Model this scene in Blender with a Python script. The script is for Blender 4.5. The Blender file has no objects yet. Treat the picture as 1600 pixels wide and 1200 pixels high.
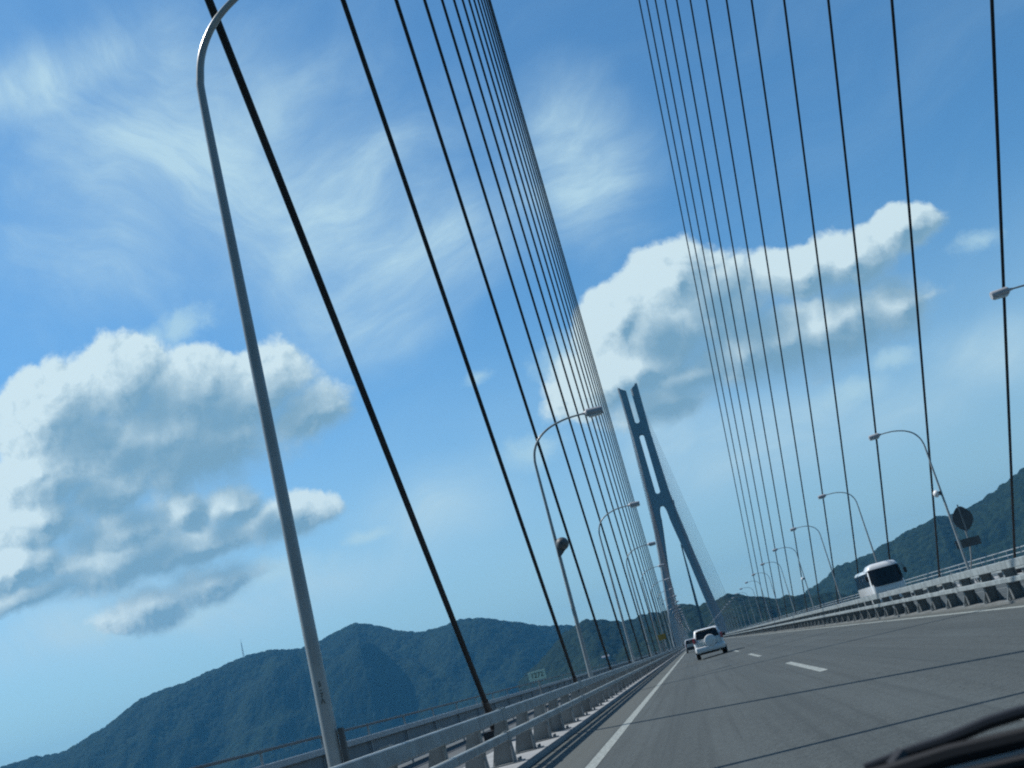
import bpy, bmesh, math, random
from mathutils import Vector, Matrix, noise
random.seed(7)
R = math.radians
sc = bpy.context.scene
C = sc.collection

# ------------------------------------------------------------------ node helpers
class NT:
    """small expression helper for shader node trees"""
    def __init__(s, tree): s.t = tree; s.l = tree.links
    def put(s, sock, v):
        if isinstance(v, bpy.types.NodeSocket): s.l.new(v, sock)
        else: sock.default_value = v
    def m(s, op, a, b=None, c=None, clamp=False):
        n = s.t.nodes.new('ShaderNodeMath'); n.operation = op; n.use_clamp = clamp
        s.put(n.inputs[0], a)
        if b is not None: s.put(n.inputs[1], b)
        if c is not None: s.put(n.inputs[2], c)
        return n.outputs[0]
    def v(s, op, a, b=None, c=None, scale=None):
        n = s.t.nodes.new('ShaderNodeVectorMath'); n.operation = op
        s.put(n.inputs[0], a)
        if b is not None: s.put(n.inputs[1], b)
        if c is not None: s.put(n.inputs[2], c)
        if scale is not None: s.put(n.inputs['Scale'], scale)
        return n.outputs['Value'] if op in ('LENGTH', 'DOT_PRODUCT', 'DISTANCE') else n.outputs[0]
    def xyz(s, x, y, z):
        n = s.t.nodes.new('ShaderNodeCombineXYZ')
        for i, q in enumerate((x, y, z)): s.put(n.inputs[i], q)
        return n.outputs[0]
    def sep(s, v):
        n = s.t.nodes.new('ShaderNodeSeparateXYZ'); s.put(n.inputs[0], v); return n.outputs
    def noise(s, vec, scale, detail=4, rough=0.55, dist=0.0, lac=2.0):
        n = s.t.nodes.new('ShaderNodeTexNoise'); s.put(n.inputs['Vector'], vec)
        n.inputs['Scale'].default_value = scale; n.inputs['Detail'].default_value = detail
        n.inputs['Roughness'].default_value = rough; n.inputs['Distortion'].default_value = dist
        n.inputs['Lacunarity'].default_value = lac
        return n.outputs
    def mixc(s, f, a, b):
        n = s.t.nodes.new('ShaderNodeMix'); n.data_type = 'RGBA'
        s.put(n.inputs[0], f); s.put(n.inputs[6], a); s.put(n.inputs[7], b)
        return n.outputs[2]
    def sstep(s, x, lo, hi, a=0.0, b=1.0):
        n = s.t.nodes.new('ShaderNodeMapRange'); n.interpolation_type = 'SMOOTHSTEP'
        s.put(n.inputs[0], x)
        for i, q in zip((1, 2, 3, 4), (lo, hi, a, b)): n.inputs[i].default_value = q
        return n.outputs[0]

def material(name, col, rough=0.6, metal=0.0, var=0.15, scale=3.0, col2=None, bump=0.0, bscale=40.0, coat=0.0, spec=0.5):
    m = bpy.data.materials.new(name); m.use_nodes = True
    n = NT(m.node_tree); b = m.node_tree.nodes['Principled BSDF']
    geo = m.node_tree.nodes.new('ShaderNodeNewGeometry').outputs['Position']
    f = n.noise(geo, scale, 5, 0.6)[0]
    f = n.sstep(f, 0.35, 0.65)
    c2 = col2 if col2 else tuple(max(0, x * (1 - var)) for x in col)
    n.put(b.inputs['Base Color'], n.mixc(f, (*col, 1), (*c2, 1)))
    b.inputs['Roughness'].default_value = rough; b.inputs['Metallic'].default_value = metal
    b.inputs['Specular IOR Level'].default_value = spec
    if coat: b.inputs['Coat Weight'].default_value = coat
    if bump:
        bn = m.node_tree.nodes.new('ShaderNodeBump'); bn.inputs['Strength'].default_value = bump
        bn.inputs['Distance'].default_value = 0.02
        n.put(bn.inputs['Height'], n.noise(geo, bscale, 4, 0.6)[0])
        n.put(b.inputs['Normal'], bn.outputs[0])
    return m

M = {}
M['steel'] = material('galvanised_rail', (.31, .35, .355), .42, .0, .34, 2.6)
M['post'] = material('galvanised_post', (.24, .26, .26), .5, .0, .3, 2.0)
M['pole'] = material('lamp_pole_paint', (.31, .34, .345), .30, .0, .15, 1.5)
M['lamp'] = material('lamp_housing', (.42, .43, .45), .4, .0, .1, 4)
M['lens'] = material('lamp_lens', (.7, .7, .66), .15, .0, .05, 4)
M['cable'] = material('cable_sheath', (.034, .037, .041), .6, .0, .35, 1.5, spec=.15)
M['anchor'] = material('anchor_steel', (.03, .03, .032), .6, .0, .25, 3)
M['tower'] = material('tower_paint', (.26, .30, .32), .55, .0, .14, .06)
M['concrete'] = material('footway_concrete', (.33, .34, .34), .85, .0, .25, .9, bump=.2)
M['panel'] = material('parapet_panel', (.16, .20, .22), .6, .0, .15, .8)
M['kerb'] = material('kerb_concrete', (.17, .18, .175), .85, .0, .3, .9, bump=.2)
M['paving'] = material('footway_paving', (.085, .095, .10), .85, .0, .25, .7, bump=.2)
M['girder'] = material('girder_paint', (.36, .39, .41), .6, .0, .15, .3)
M['fence'] = material('fence_aluminium', (.34, .38, .40), .45, .0, .15, 1.5)
M['fence_dark'] = material('fence_bronze', (.10, .12, .13), .5, .0, .15, 1.5)
M['white'] = material('white_car_paint', (.74, .76, .76), .25, .0, .03, 2, coat=.6)
M['silver'] = material('silver_car_paint', (.5, .52, .53), .3, .3, .05, 2, coat=.6)
M['glass'] = material('dark_glass', (.012, .014, .016), .06, .0, .2, 2)
M['black'] = material('black_rubber', (.015, .015, .016), .75, .0, .3, 8)
M['plastic'] = material('black_plastic', (.022, .022, .024), .5, .0, .2, 6)
M['under'] = material('dark_underbody', (.012, .012, .012), .9, .0, .3, 3)
M['red'] = material('tail_lamp_red', (.40, .02, .015), .15, .0, .2, 6, coat=.5)
M['chrome'] = material('bright_trim', (.75, .76, .77), .15, .9, .05, 6)
M['rim'] = material('alloy_rim', (.5, .51, .52), .3, .7, .1, 6)
M['plate'] = material('number_plate', (.68, .70, .64), .5, .0, .1, 6)
M['green_sign'] = material('pale_green_sign', (.42, .64, .58), .5, .0, .12, 3)
M['dark_ink'] = material('dark_ink', (.03, .055, .05), .6, .0, .2, 6)
M['sign_back'] = material('sign_back', (.07, .085, .09), .7, .0, .2, 3)
M['yellow'] = material('yellow_sign', (.34, .21, .02), .5, .0, .12, 3)
M['dish'] = material('grey_dish', (.11, .12, .12), .55, .0, .2, 6)
M['dish_white'] = material('white_dish', (.78, .79, .78), .35, .0, .05, 6)
M['wall'] = material('house_wall', (.66, .66, .63), .8, .0, .1, .3)
M['roof'] = material('house_roof', (.20, .22, .26), .7, .0, .2, .5)
M['bark'] = material('mast_steel', (.5, .5, .5), .6, .0, .1, .2)

# road: dark asphalt, tracks worn paler, dusty shoulders
def asphalt():
    m = bpy.data.materials.new('asphalt'); m.use_nodes = True
    n = NT(m.node_tree); b = m.node_tree.nodes['Principled BSDF']
    geo = m.node_tree.nodes.new('ShaderNodeNewGeometry').outputs['Position']
    X, Y, Z = n.sep(geo)
    grain = n.noise(geo, 42, 4, .8)[0]; mott = n.noise(geo, 9, 4, .75)[0]
    patch = n.noise(n.xyz(n.m('MULTIPLY', X, 1.0), n.m('MULTIPLY', Y, .12), 0.0), 1.1, 5, .6)[0]
    streak = n.noise(n.xyz(n.m('MULTIPLY', X, 6.0), n.m('MULTIPLY', Y, .05), 0.0), 1.0, 3, .6)[0]
    c = n.mixc(n.sstep(grain, .3, .7), (.022, .028, .029, 1), (.092, .107, .107, 1))
    c = n.mixc(n.m('MULTIPLY', n.sstep(mott, .4, .68), .5), c, (.086, .100, .100, 1))
    c = n.mixc(n.m('MULTIPLY', n.sstep(patch, .42, .7), .45), c, (.082, .098, .100, 1))
    c = n.mixc(n.m('MULTIPLY', n.sstep(streak, .45, .7), .45), c, (.034, .041, .042, 1))
    tr = 0.0                                          # wheel tracks polished darker
    for cx in (-.55, 1.05, 3.15, 4.85):
        tr = n.m('MAXIMUM', tr, n.sstep(n.m('ABSOLUTE', n.m('SUBTRACT', X, cx)), .08, .5, 1.0, 0.0))
    c = n.mixc(n.m('MULTIPLY', tr, n.m('MULTIPLY', n.sstep(patch, .2, .75), .42)), c, (.036, .046, .048, 1))
    ls = n.sstep(X, -2.0, -1.55, 1.0, 0.0); rs = n.sstep(X, 6.15, 6.5, 0.0, 1.0)
    rs = n.m('MULTIPLY', rs, n.sstep(X, 7.6, 8.0, 1.0, 0.0))
    dusty = n.m('MULTIPLY', n.m('ADD', ls, rs), .6)
    c = n.mixc(dusty, c, (.098, .106, .098, 1))
    n.put(b.inputs['Base Color'], c); b.inputs['Roughness'].default_value = .88
    b.inputs['Specular IOR Level'].default_value = .3
    bn = m.node_tree.nodes.new('ShaderNodeBump'); bn.inputs['Strength'].default_value = .5
    bn.inputs['Distance'].default_value = .008; n.put(bn.inputs['Height'], grain); n.put(b.inputs['Normal'], bn.outputs[0])
    return m
M['asphalt'] = asphalt()

def road_paint():
    m = bpy.data.materials.new('road_paint'); m.use_nodes = True
    n = NT(m.node_tree); b = m.node_tree.nodes['Principled BSDF']
    geo = m.node_tree.nodes.new('ShaderNodeNewGeometry').outputs['Position']
    w = n.noise(geo, 14, 6, .75)[0]
    n.put(b.inputs['Base Color'], n.mixc(n.sstep(w, .42, .66), (.30, .33, .31, 1), (.11, .125, .12, 1)))
    b.inputs['Roughness'].default_value = .8
    return m
M['paint'] = road_paint()

def forest(name, a, bcol, ccol):
    m = bpy.data.materials.new(name); m.use_nodes = True
    n = NT(m.node_tree); b = m.node_tree.nodes['Principled BSDF']
    geo = m.node_tree.nodes.new('ShaderNodeNewGeometry').outputs['Position']
    f1 = n.noise(geo, .085, 3, .7)[0]; f2 = n.noise(geo, .008, 5, .6)[0]
    c = n.mixc(n.sstep(f1, .35, .68), (*a, 1), (*bcol, 1))
    c = n.mixc(n.m('MULTIPLY', n.sstep(f2, .48, .68), .8), c, (*ccol, 1))
    f3 = n.noise(geo, .022, 5, .65)[0]
    c = n.mixc(n.m('MULTIPLY', n.sstep(f3, .5, .62), .75), c, (.008, .017, .012, 1))
    f4 = n.noise(geo, .013, 6, .7)[0]
    c = n.mixc(n.m('MULTIPLY', n.sstep(f4, .60, .70), .7), c, (ccol[0] * 1.5, ccol[1] * 1.3, ccol[2] * 1.1, 1))
    n.put(b.inputs['Base Color'], c); b.inputs['Roughness'].default_value = 1.0
    b.inputs['Specular IOR Level'].default_value = .05
    return m
M['forest_far'] = forest('forest_far', (.009, .019, .014), (.022, .036, .021), (.018, .033, .018))
M['forest_near'] = forest('forest_near', (.009, .018, .013), (.019, .031, .019), (.019, .031, .018))

def water():
    m = bpy.data.materials.new('sea_water'); m.use_nodes = True
    n = NT(m.node_tree); b = m.node_tree.nodes['Principled BSDF']
    geo = m.node_tree.nodes.new('ShaderNodeNewGeometry').outputs['Position']
    b.inputs['Base Color'].default_value = (.02, .05, .065, 1); b.inputs['Roughness'].default_value = .22
    bn = m.node_tree.nodes.new('ShaderNodeBump'); bn.inputs['Strength'].default_value = .6; bn.inputs['Distance'].default_value = .6
    n.put(bn.inputs['Height'], n.noise(geo, .25, 5, .65)[0]); n.put(b.inputs['Normal'], bn.outputs[0])
    return m
M['sea'] = water()

# ------------------------------------------------------------------ mesh helpers
class MB:
    def __init__(s): s.v = []; s.f = []
    def add(s, vs, fs):
        o = len(s.v); s.v += [tuple(p) for p in vs]; s.f += [tuple(o + i for i in f) for f in fs]
        return s
    def box(s, x0, x1, y0, y1, z0, z1):
        v = [(x, y, z) for z in (z0, z1) for y in (y0, y1) for x in (x0, x1)]
        return s.add(v, [(0, 2, 3, 1), (4, 5, 7, 6), (0, 1, 5, 4), (2, 6, 7, 3), (0, 4, 6, 2), (1, 3, 7, 5)])
    def prism(s, poly, axis, a, b):
        """polygon (2-D, counter-clockwise) extruded along an axis"""
        n = len(poly)
        def P(q, w):
            return {'x': (w, q[0], q[1]), 'y': (q[0], w, q[1]), 'z': (q[0], q[1], w)}[axis]
        v = [P(q, a) for q in poly] + [P(q, b) for q in poly]
        f = [tuple(range(n)), tuple(range(2 * n - 1, n - 1, -1))]
        f += [(i, i + n, (i + 1) % n + n, (i + 1) % n) for i in range(n)]
        return s.add(v, f)
    def tube(s, pts, rad, n=10, cap=True):
        pts = [Vector(p) for p in pts]
        if not isinstance(rad, (list, tuple)): rad = [rad] * len(pts)
        rings = []; prev = None
        for i, p in enumerate(pts):
            d = (pts[min(i + 1, len(pts) - 1)] - pts[max(i - 1, 0)]).normalized()
            if prev is None:
                h = Vector((0, 1, 0)) if abs(d.y) < .8 else Vector((1, 0, 0))
                u = d.cross(h).normalized()
            else:
                u = (prev - d * prev.dot(d)).normalized()
            prev = u; w = d.cross(u)
            rings.append([p + (u * math.cos(2 * math.pi * k / n) + w * math.sin(2 * math.pi * k / n)) * rad[i] for k in range(n)])
        v = [q for r in rings for q in r]; f = []
        for i in range(len(pts) - 1):
            for k in range(n):
                f.append((i * n + k, i * n + (k + 1) % n, (i + 1) * n + (k + 1) % n, (i + 1) * n + k))
        if cap:
            f.append(tuple(range(n - 1, -1, -1))); f.append(tuple(range((len(pts) - 1) * n, len(pts) * n)))
        return s.add(v, f)
    def loft(s, rings, closed_ends=True):
        n = len(rings[0]); v = [q for r in rings for q in r]; f = []
        for i in range(len(rings) - 1):
            for k in range(n):
                f.append((i * n + k, i * n + (k + 1) % n, (i + 1) * n + (k + 1) % n, (i + 1) * n + k))
        if closed_ends:
            f.append(tuple(range(n - 1, -1, -1))); f.append(tuple(range((len(rings) - 1) * n, len(rings) * n)))
        return s.add(v, f)
    def rbox(s, x0, x1, y0, y1, z0, z1, bev=.05, tx=0.0, ty0=0.0, ty1=0.0, seg=3):
        """bevelled box whose top is narrower by tx each side and shorter at either end"""
        bm = bmesh.new()
        v = [bm.verts.new(p) for p in ((x0, y0, z0), (x1, y0, z0), (x1, y1, z0), (x0, y1, z0),
             (x0 + tx, y0 + ty0, z1), (x1 - tx, y0 + ty0, z1), (x1 - tx, y1 - ty1, z1), (x0 + tx, y1 - ty1, z1))]
        for q in ((0, 3, 2, 1), (4, 5, 6, 7), (0, 1, 5, 4), (1, 2, 6, 5), (2, 3, 7, 6), (3, 0, 4, 7)):
            bm.faces.new([v[i] for i in q])
        bmesh.ops.bevel(bm, geom=bm.edges[:], offset=bev, segments=seg, profile=.6, affect='EDGES')
        bm.verts.index_update()
        s.add([q.co.copy() for q in bm.verts], [[q.index for q in f.verts] for f in bm.faces]); bm.free()
        return s
    def mesh(s, name, mat, smooth=False):
        me = bpy.data.meshes.new(name); me.from_pydata(s.v, [], s.f); me.validate(); me.update()
        bm = bmesh.new(); bm.from_mesh(me); bmesh.ops.recalc_face_normals(bm, faces=bm.faces[:]); bm.to_mesh(me); bm.free()
        if mat: me.materials.append(mat)
        if smooth:
            me.shade_smooth()
            me.set_sharp_from_angle(angle=R(38))
        return me
    def build(s, name, mat, parent=None, smooth=False, loc=None):
        return link(name, s.mesh(name, mat, smooth), parent, loc)

def link(name, me, parent=None, loc=None):
    o = bpy.data.objects.new(name, me); C.objects.link(o)
    if parent: o.parent = parent
    if loc: o.location = loc
    return o
def tag(o, label=None, cat=None, group=None, kind=None):
    if label: o['label'] = label
    if cat: o['category'] = cat
    if group: o['group'] = group
    if kind: o['kind'] = kind
    return o
def empty(name, loc, label, cat, group=None, rz=0.0):
    o = bpy.data.objects.new(name, None); C.objects.link(o); o.location = loc; o.rotation_euler = (0, 0, rz)
    o.empty_display_size = .3
    return tag(o, label, cat, group)
def dup(o, parent=None):
    c = o.copy(); C.objects.link(c)
    if parent: c.parent = parent
    for ch in list(o.children): dup(ch, c)
    return c
def text_mesh(name, s, size, depth=.004):
    cu = bpy.data.curves.new(name, 'FONT'); cu.body = s; cu.size = size; cu.extrude = depth; cu.align_x = 'CENTER'; cu.align_y = 'CENTER'
    o = bpy.data.objects.new(name, cu); C.objects.link(o)
    dg = bpy.context.evaluated_depsgraph_get(); dg.update()
    me = bpy.data.meshes.new_from_object(o.evaluated_get(dg)); bpy.data.objects.remove(o); bpy.data.curves.remove(cu)
    return me

ORD = ['first', 'second', 'third', 'fourth', 'fifth', 'sixth', 'seventh', 'eighth', 'ninth', 'tenth', 'eleventh', 'twelfth',
       'thirteenth', 'fourteenth', 'fifteenth', 'sixteenth', 'seventeenth', 'eighteenth', 'nineteenth', 'twentieth']

# ------------------------------------------------------------------ levels (camera eye is z = 0)
XC = 7.0                      # crown of the road, under the median barrier
def road_z(x): return -1.1 + .029 * x if x < XC else -1.1 + .029 * XC - .012 * (x - XC)
Y0, Y1 = -30.0, 1130.0
LX, RX = -2.98, 16.1          # asphalt edges

# road sheet
mb = MB(); ys = [Y0 + (Y1 - Y0) * i / 40 for i in range(41)]
xs = [LX, 0, 3, XC, 12, RX]
v = [(x, y, road_z(x)) for y in ys for x in xs]; nx = len(xs)
mb.add(v, [(j * nx + i, j * nx + i + 1, (j + 1) * nx + i + 1, (j + 1) * nx + i) for j in range(40) for i in range(nx - 1)])
tag(mb.build('road', M['asphalt']), kind='structure')

def strip(mb, x0, x1, y0, y1, dz=.004):
    mb.add([(x0, y0, road_z(x0) + dz), (x1, y0, road_z(x1) + dz), (x1, y1, road_z(x1) + dz), (x0, y1, road_z(x0) + dz)], [(0, 1, 2, 3)])
mb = MB()
for a in range(int(Y0), int(Y1), 20):
    strip(mb, -1.76, -1.58, a, a + 20); strip(mb, 6.16, 6.32, a, a + 20)
    strip(mb, 7.72, 7.88, a, a + 20); strip(mb, 15.2, 15.36, a, a + 20)
tag(mb.build('edge_line', M['paint']), kind='structure')
mb = MB()
for k in range(-2, 56):
    a = 20.9 + 20 * k
    strip(mb, 1.97, 2.12, a, a + 8); strip(mb, 11.5, 11.65, a, a + 8)
tag(mb.build('lane_line', M['paint']), kind='structure')

# footways either side, kerbs and the box girder below
zl, zr = -1.13, -.86
mb = MB(); mb.box(-8.3, LX, Y0, Y1, -1.6, zl); mb.box(-3.62, LX + .006, Y0, Y1, zl - .02, zl + .05)
tag(mb.build('footway', M['concrete']), kind='structure')
mb = MB(); mb.box(-8.25, -4.75, Y0, Y1, zl - .02, zl + .006)
tag(mb.build('cycle_path', M['paving']), kind='structure')
mb = MB(); mb.box(RX, 16.75, Y0, Y1, -1.7, -.93); mb.box(16.75, 21.3, Y0, Y1, -1.7, zr)
tag(mb.build('footway', M['concrete']), kind='structure')
mb = MB(); mb.box(6.74, 7.26, Y0, Y1, -1.2, road_z(XC) + .045)
tag(mb.build('median_kerb', M['kerb']), kind='structure')
mb = MB(); mb.prism([(-8.3, -1.6), (-5.5, -4.2), (18.5, -4.2), (21.3, -1.71), (10, -1.71), (-8.3, -1.61)], 'y', Y0, Y1)
tag(mb.build('bridge_girder', M['girder']), kind='structure')
mb = MB(); mb.box(-7000, 7000, -1500, 7500, -60, -45)
tag(mb.build('sea', M['sea']), kind='structure')

# ------------------------------------------------------------------ crash barriers
def post_mesh(double):
    mb = MB(); h = .86
    if double:
        for sx in (-1, 1):
            mb.box(sx * .12 - .012, sx * .12 + .012, -.06, .06, .02, h)
        mb.prism([(-.108, .02), (.108, .02), (.108, h), (-.108, h)], 'y', -.008, .008)
        mb.prism([(-.24, .02), (-.132, .02), (-.132, .30)], 'y', -.012, .012)
        mb.prism([(.132, .02), (.24, .02), (.132, .30)], 'y', -.012, .012)
        mb.box(-.25, .25, -.13, .13, 0, .02)
    else:
        mb.box(-.012, .012, -.06, .06, .02, h)
        mb.prism([(-.36, .02), (-.012, .02), (-.012, h), (-.12, h)], 'y', -.008, .008)
        mb.box(-.39, .14, -.16, .16, 0, .02)
    for sy in (-1, 1):
        q = [(sy * .062, .02), (sy * .15, .02), (sy * .15, .06), (sy * .062, .30)]
        mb.prism(q, 'x', -.01 if not double else .11, .01 if not double else .13)
        if double: mb.prism(q, 'x', -.13, -.11)
    for bx in ((-.20, .20) if double else (.08, -.3)):
        for by in (-.1, .1): mb.tube([(bx, by, .015), (bx, by, .07)], .018, 6)
    return mb.mesh('post', M['post'])
def rail(x0, x1, z0, z1, y0, y1):
    b = .012; mb = MB()
    q = [(x0 + b, z0), (x1 - b, z0), (x1, z0 + b), (x1, z1 - b), (x1 - b, z1), (x0 + b, z1), (x0, z1 - b), (x0, z0 + b)]
    mb.prism(q, 'y', y0, y1)
    return mb
def barrier(name, label, x, base, mirror, double, p0, step):
    t = empty(name, (x, 0, base), label, 'crash barrier')
    sides = (-1, 1) if double else ((1,) if not mirror else (-1,))
    for sx in sides:
        fx = sx * .133 if double else sx * .013
        a, b = sorted((fx, fx + sx * .10))
        m1 = rail(a, b, .67, .845, Y0, Y1); m2 = rail(a, b, .38, .495, Y0, Y1)
        for k in range(60):          # joint sleeves with bolts
            y = p0 + .9 + k * 12.0; e = .006
            m1.box(a - e, b + e, y - .16, y + .16, .67 - e, .845 + e); m2.box(a - e, b + e, y - .14, y + .14, .38 - e, .495 + e)
            for q in (-.11, -.04, .04, .11):
                for mm, zt in ((m1, .851), (m2, .501)): mm.tube([((a + b) / 2, y + q, zt), ((a + b) / 2, y + q, zt + .022)], .014, 6)
        m1.build('upper_rail', M['steel'], t); m2.build('lower_rail', M['steel'], t)
    me = post_mesh(double)
    for k in range(100):
        o = link('post', me, t, (0, p0 + k * step, 0))
        if mirror: o.rotation_euler = (0, 0, math.pi)
    far = MB(); k = 100
    while p0 + k * step < Y1 - 2:
        y = p0 + k * step; far.box(-.1 if double else -.04, .1 if double else .012, y - .06, y + .06, 0, .67); k += 1
    tag(far.build('post', M['post'], t), kind='stuff')
    return t
barrier('crash_barrier', 'grey two-rail steel crash barrier along the left kerb, below the left lamp posts', -3.2, zl + .05, False, False, 4.6, 2.25)
barrier('crash_barrier', 'bright two-rail crash barrier on the median between our lanes and the white bus', XC, road_z(XC) + .045, False, True, 5.6, 2.05)
barrier('crash_barrier', 'far steel crash barrier beyond the opposite carriageway, mostly hidden behind the median barrier', 16.45, -.93, True, False, 5.0, 2.25)

# footway railings
def railing(label, x, base, ztop, zmid, hmid, darktop):
    t = empty('footway_railing', (x, 0, base), label, 'railing')
    rail(-.04, .04, ztop - base - .055, ztop - base, Y0, Y1).build('top_rail', M['fence_dark' if darktop else 'fence'], t)
    rail(-.05, .05, zmid - base - hmid, zmid - base, Y0, Y1).build('middle_rail', M['fence'], t)
    rail(-.025, .025, .08, .13, Y0, Y1).build('bottom_rail', M['fence'], t)
    mb = MB(); mb.box(-.03, .012, -.018, .018, 0, ztop - base - .055)
    me = mb.mesh('post', M['fence'])
    if darktop:
        mb = MB(); mb.box(-.075, -.055, Y0, Y1, .13, zmid - base - hmid + .02); mb.build('infill_panel', M['panel'], t)
    for k in range(100): link('post', me, t, (0, 6.2 + k * 3.3, 0))
    far = MB()
    for k in range(100, 338): far.box(-.03, .012, 6.2 + k * 3.3 - .025, 6.2 + k * 3.3 + .025, 0, ztop - base - .055)
    tag(far.build('post', M['fence'], t), kind='stuff')
railing('grey footway railing on the left edge of the bridge, above the sea', -7.75, zl, .09, -.17, .13, True)
railing('pale two-rail railing on the right edge of the bridge, behind the opposite carriageway', 20.5, zr, .56, .27, .06, False)

# ------------------------------------------------------------------ lamp posts
def make_lamp(label, base):
    t = empty('street_lamp', (0, 0, 0), label, 'street lamp')
    zz = lambda z: z - base
    path = [(0, 0, .05), (0, 0, 2), (0, 0, zz(4)), (0, 0, zz(6)), (0, 0, zz(7.7)), (.025, 0, zz(8.08)), (.12, 0, zz(8.42)), (.33, 0, zz(8.74)), (.62, 0, zz(8.97)),
            (1.0, 0, zz(9.14)), (1.6, 0, zz(9.26)), (2.32, 0, zz(9.27))]
    rad = [.088, .079, .069, .059, .051, .049, .047, .045, .043, .041, .038, .034]
    pp, rr_ = [], []
    for i in range(len(path) - 1):
        p0, p1, p2, p3 = [Vector(path[max(0, min(len(path) - 1, i + d))]) for d in (-1, 0, 1, 2)]
        ns_ = 1 if i < 3 else 6
        for q in range(ns_):
            u = q / ns_
            pp.append(.5 * ((2 * p1) + (p2 - p0) * u + (2 * p0 - 5 * p1 + 4 * p2 - p3) * u * u + (3 * p1 - p0 - 3 * p2 + p3) * u ** 3) if i >= 3 else p1)
            rr_.append(rad[i] + (rad[i + 1] - rad[i]) * u)
    pp.append(Vector(path[-1])); rr_.append(rad[-1])
    MB().tube(pp, rr_, 14).build('pole', M['pole'], t, True)
    mb = MB(); mb.box(-.2, .2, -.2, .2, 0, .03)
    for a in (-1, 1):
        for b in (-1, 1): mb.tube([(a * .15, b * .15, .02), (a * .15, b * .15, .1)], .02, 6)
        mb.prism([(a * .09, .03), (a * .19, .03), (a * .09, .28)], 'y', -.008, .008)
    mb.build('base_plate', M['pole'], t)
    mb = MB(); p = [(2.24, 0, zz(9.272)), (2.34, 0, zz(9.27)), (2.42, 0, zz(9.265)), (2.98, 0, zz(9.22)), (3.04, 0, zz(9.215))]
    mb.tube(p, [.045, .06, .15, .16, .14], 16)
    lum = mb.build('luminaire', M['lamp'], t, True)
    mb = MB(); mb.rbox(2.47, 2.97, -.10, .10, zz(9.055), zz(9.12), .025, tx=-.01); mb.build('lens', M['lens'], lum, True)
    return t
LZ = zl
lampL = [11.9 + 30.15 * k for k in range(34)]
lamp_labels_L = ['nearest grey lamp post on the left, its arm cut off by the picture top',
    'second lamp post on the left, with a round dish fixed halfway up its pole']
def lamp_label(side, k):
    if side == 'left':
        if k < 2: return lamp_labels_L[k]
        if k < 10: return ORD[k] + ' lamp post from the camera in the left-hand row'
        return 'tiny far lamp post in the dense left-hand row by the tower foot'
    if k == 0: return 'lamp post at the right picture edge, only its lamp head showing'
    if k == 1: return 'right-hand lamp post with a round white dome, in front of the diamond sign'
    if k == 2: return 'right-hand lamp post rising behind the white bus'
    if k < 9: return ORD[k] + ' lamp post from the right edge in the right-hand row'
    return 'tiny far lamp post in the dense right-hand row near the tower'
protoL = make_lamp('', LZ)
roots = {}
for k, y in enumerate(lampL):
    o = protoL if k == 0 else dup(protoL)
    o.location = (-3.97, y, LZ); tag(o, lamp_label('left', k), 'street lamp', 'lamp posts along the left side of the bridge'); roots['L', k] = o
for k in range(33):
    o = dup(protoL); o.location = (17.0, 41.6 + 29.9 * k, LZ); o.rotation_euler = (0, 0, math.pi)
    tag(o, lamp_label('right', k), 'street lamp', 'lamp posts along the right side of the bridge'); roots['R', k] = o
# round housings: a dish seen from behind on the left, a white dome on the right
mb = MB(); n = 20
ring = lambda r, y, dz=0: [(.22 + r * math.cos(2 * math.pi * k / n), y, 5.80 + dz + r * math.sin(2 * math.pi * k / n)) for k in range(n)]
mb.loft([ring(.05, -.34), ring(.10, -.33), ring(.17, -.27), ring(.23, -.16), ring(.245, -.04), ring(.245, .06)])
mb.prism([(-.04, 5.35), (.08, 5.38), (.42, 5.68), (.30, 5.80), (.0, 5.72)], 'y', -.12, .02)
d1 = mb.build('round_dish', M['dish'], roots['L', 1], True)
MB().tube([(.22, -.335, 5.80), (.22, -.36, 5.80)], .045, 10).build('dish_hub', M['sign_back'], d1)
for k, z in ((1, 5.98), (4, 5.6)):
    mb = MB()
    mb.loft([[(.20 + a, r * math.cos(2 * math.pi * i / 16), z + r * math.sin(2 * math.pi * i / 16)) for i in range(16)]
             for a, r in ((-.02, .14), (.04, .22), (.12, .23), (.20, .20), (.26, .13), (.29, .05))])
    d = mb.build('white_dome', M['dish_white'], roots['R', k], True)
    mb = MB(); mb.box(.02, .19, -.07, .07, z - .14, z + .10); mb.build('dome_bracket', M['sign_back'], d)
# slim conduit box beside the nearest pole, and painted marks on it
mb = MB(); mb.rbox(.10, .155, -.04, .03, .02, 1.20, .008); mb.build('cable_conduit', M['sign_back'], roots['L', 0])
def on_pole(txt, size, z, a):
    me = text_mesh('painted_mark', txt, size, .002); me.materials.append(M['dark_ink'])
    r = .0845
    for q in me.vertices:
        s = q.co.x / r + a
        q.co = Vector((r * math.sin(s) , -(r + q.co.z * 1.0 + .001) * math.cos(s), z + q.co.y))
    return me
for txt, dz in (('5', .553), ('-', .497), ('7', .435), ('\u039b', .37)):
    link('painted_mark', on_pole(txt, .075, dz - LZ, .28), roots['L', 0])

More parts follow.
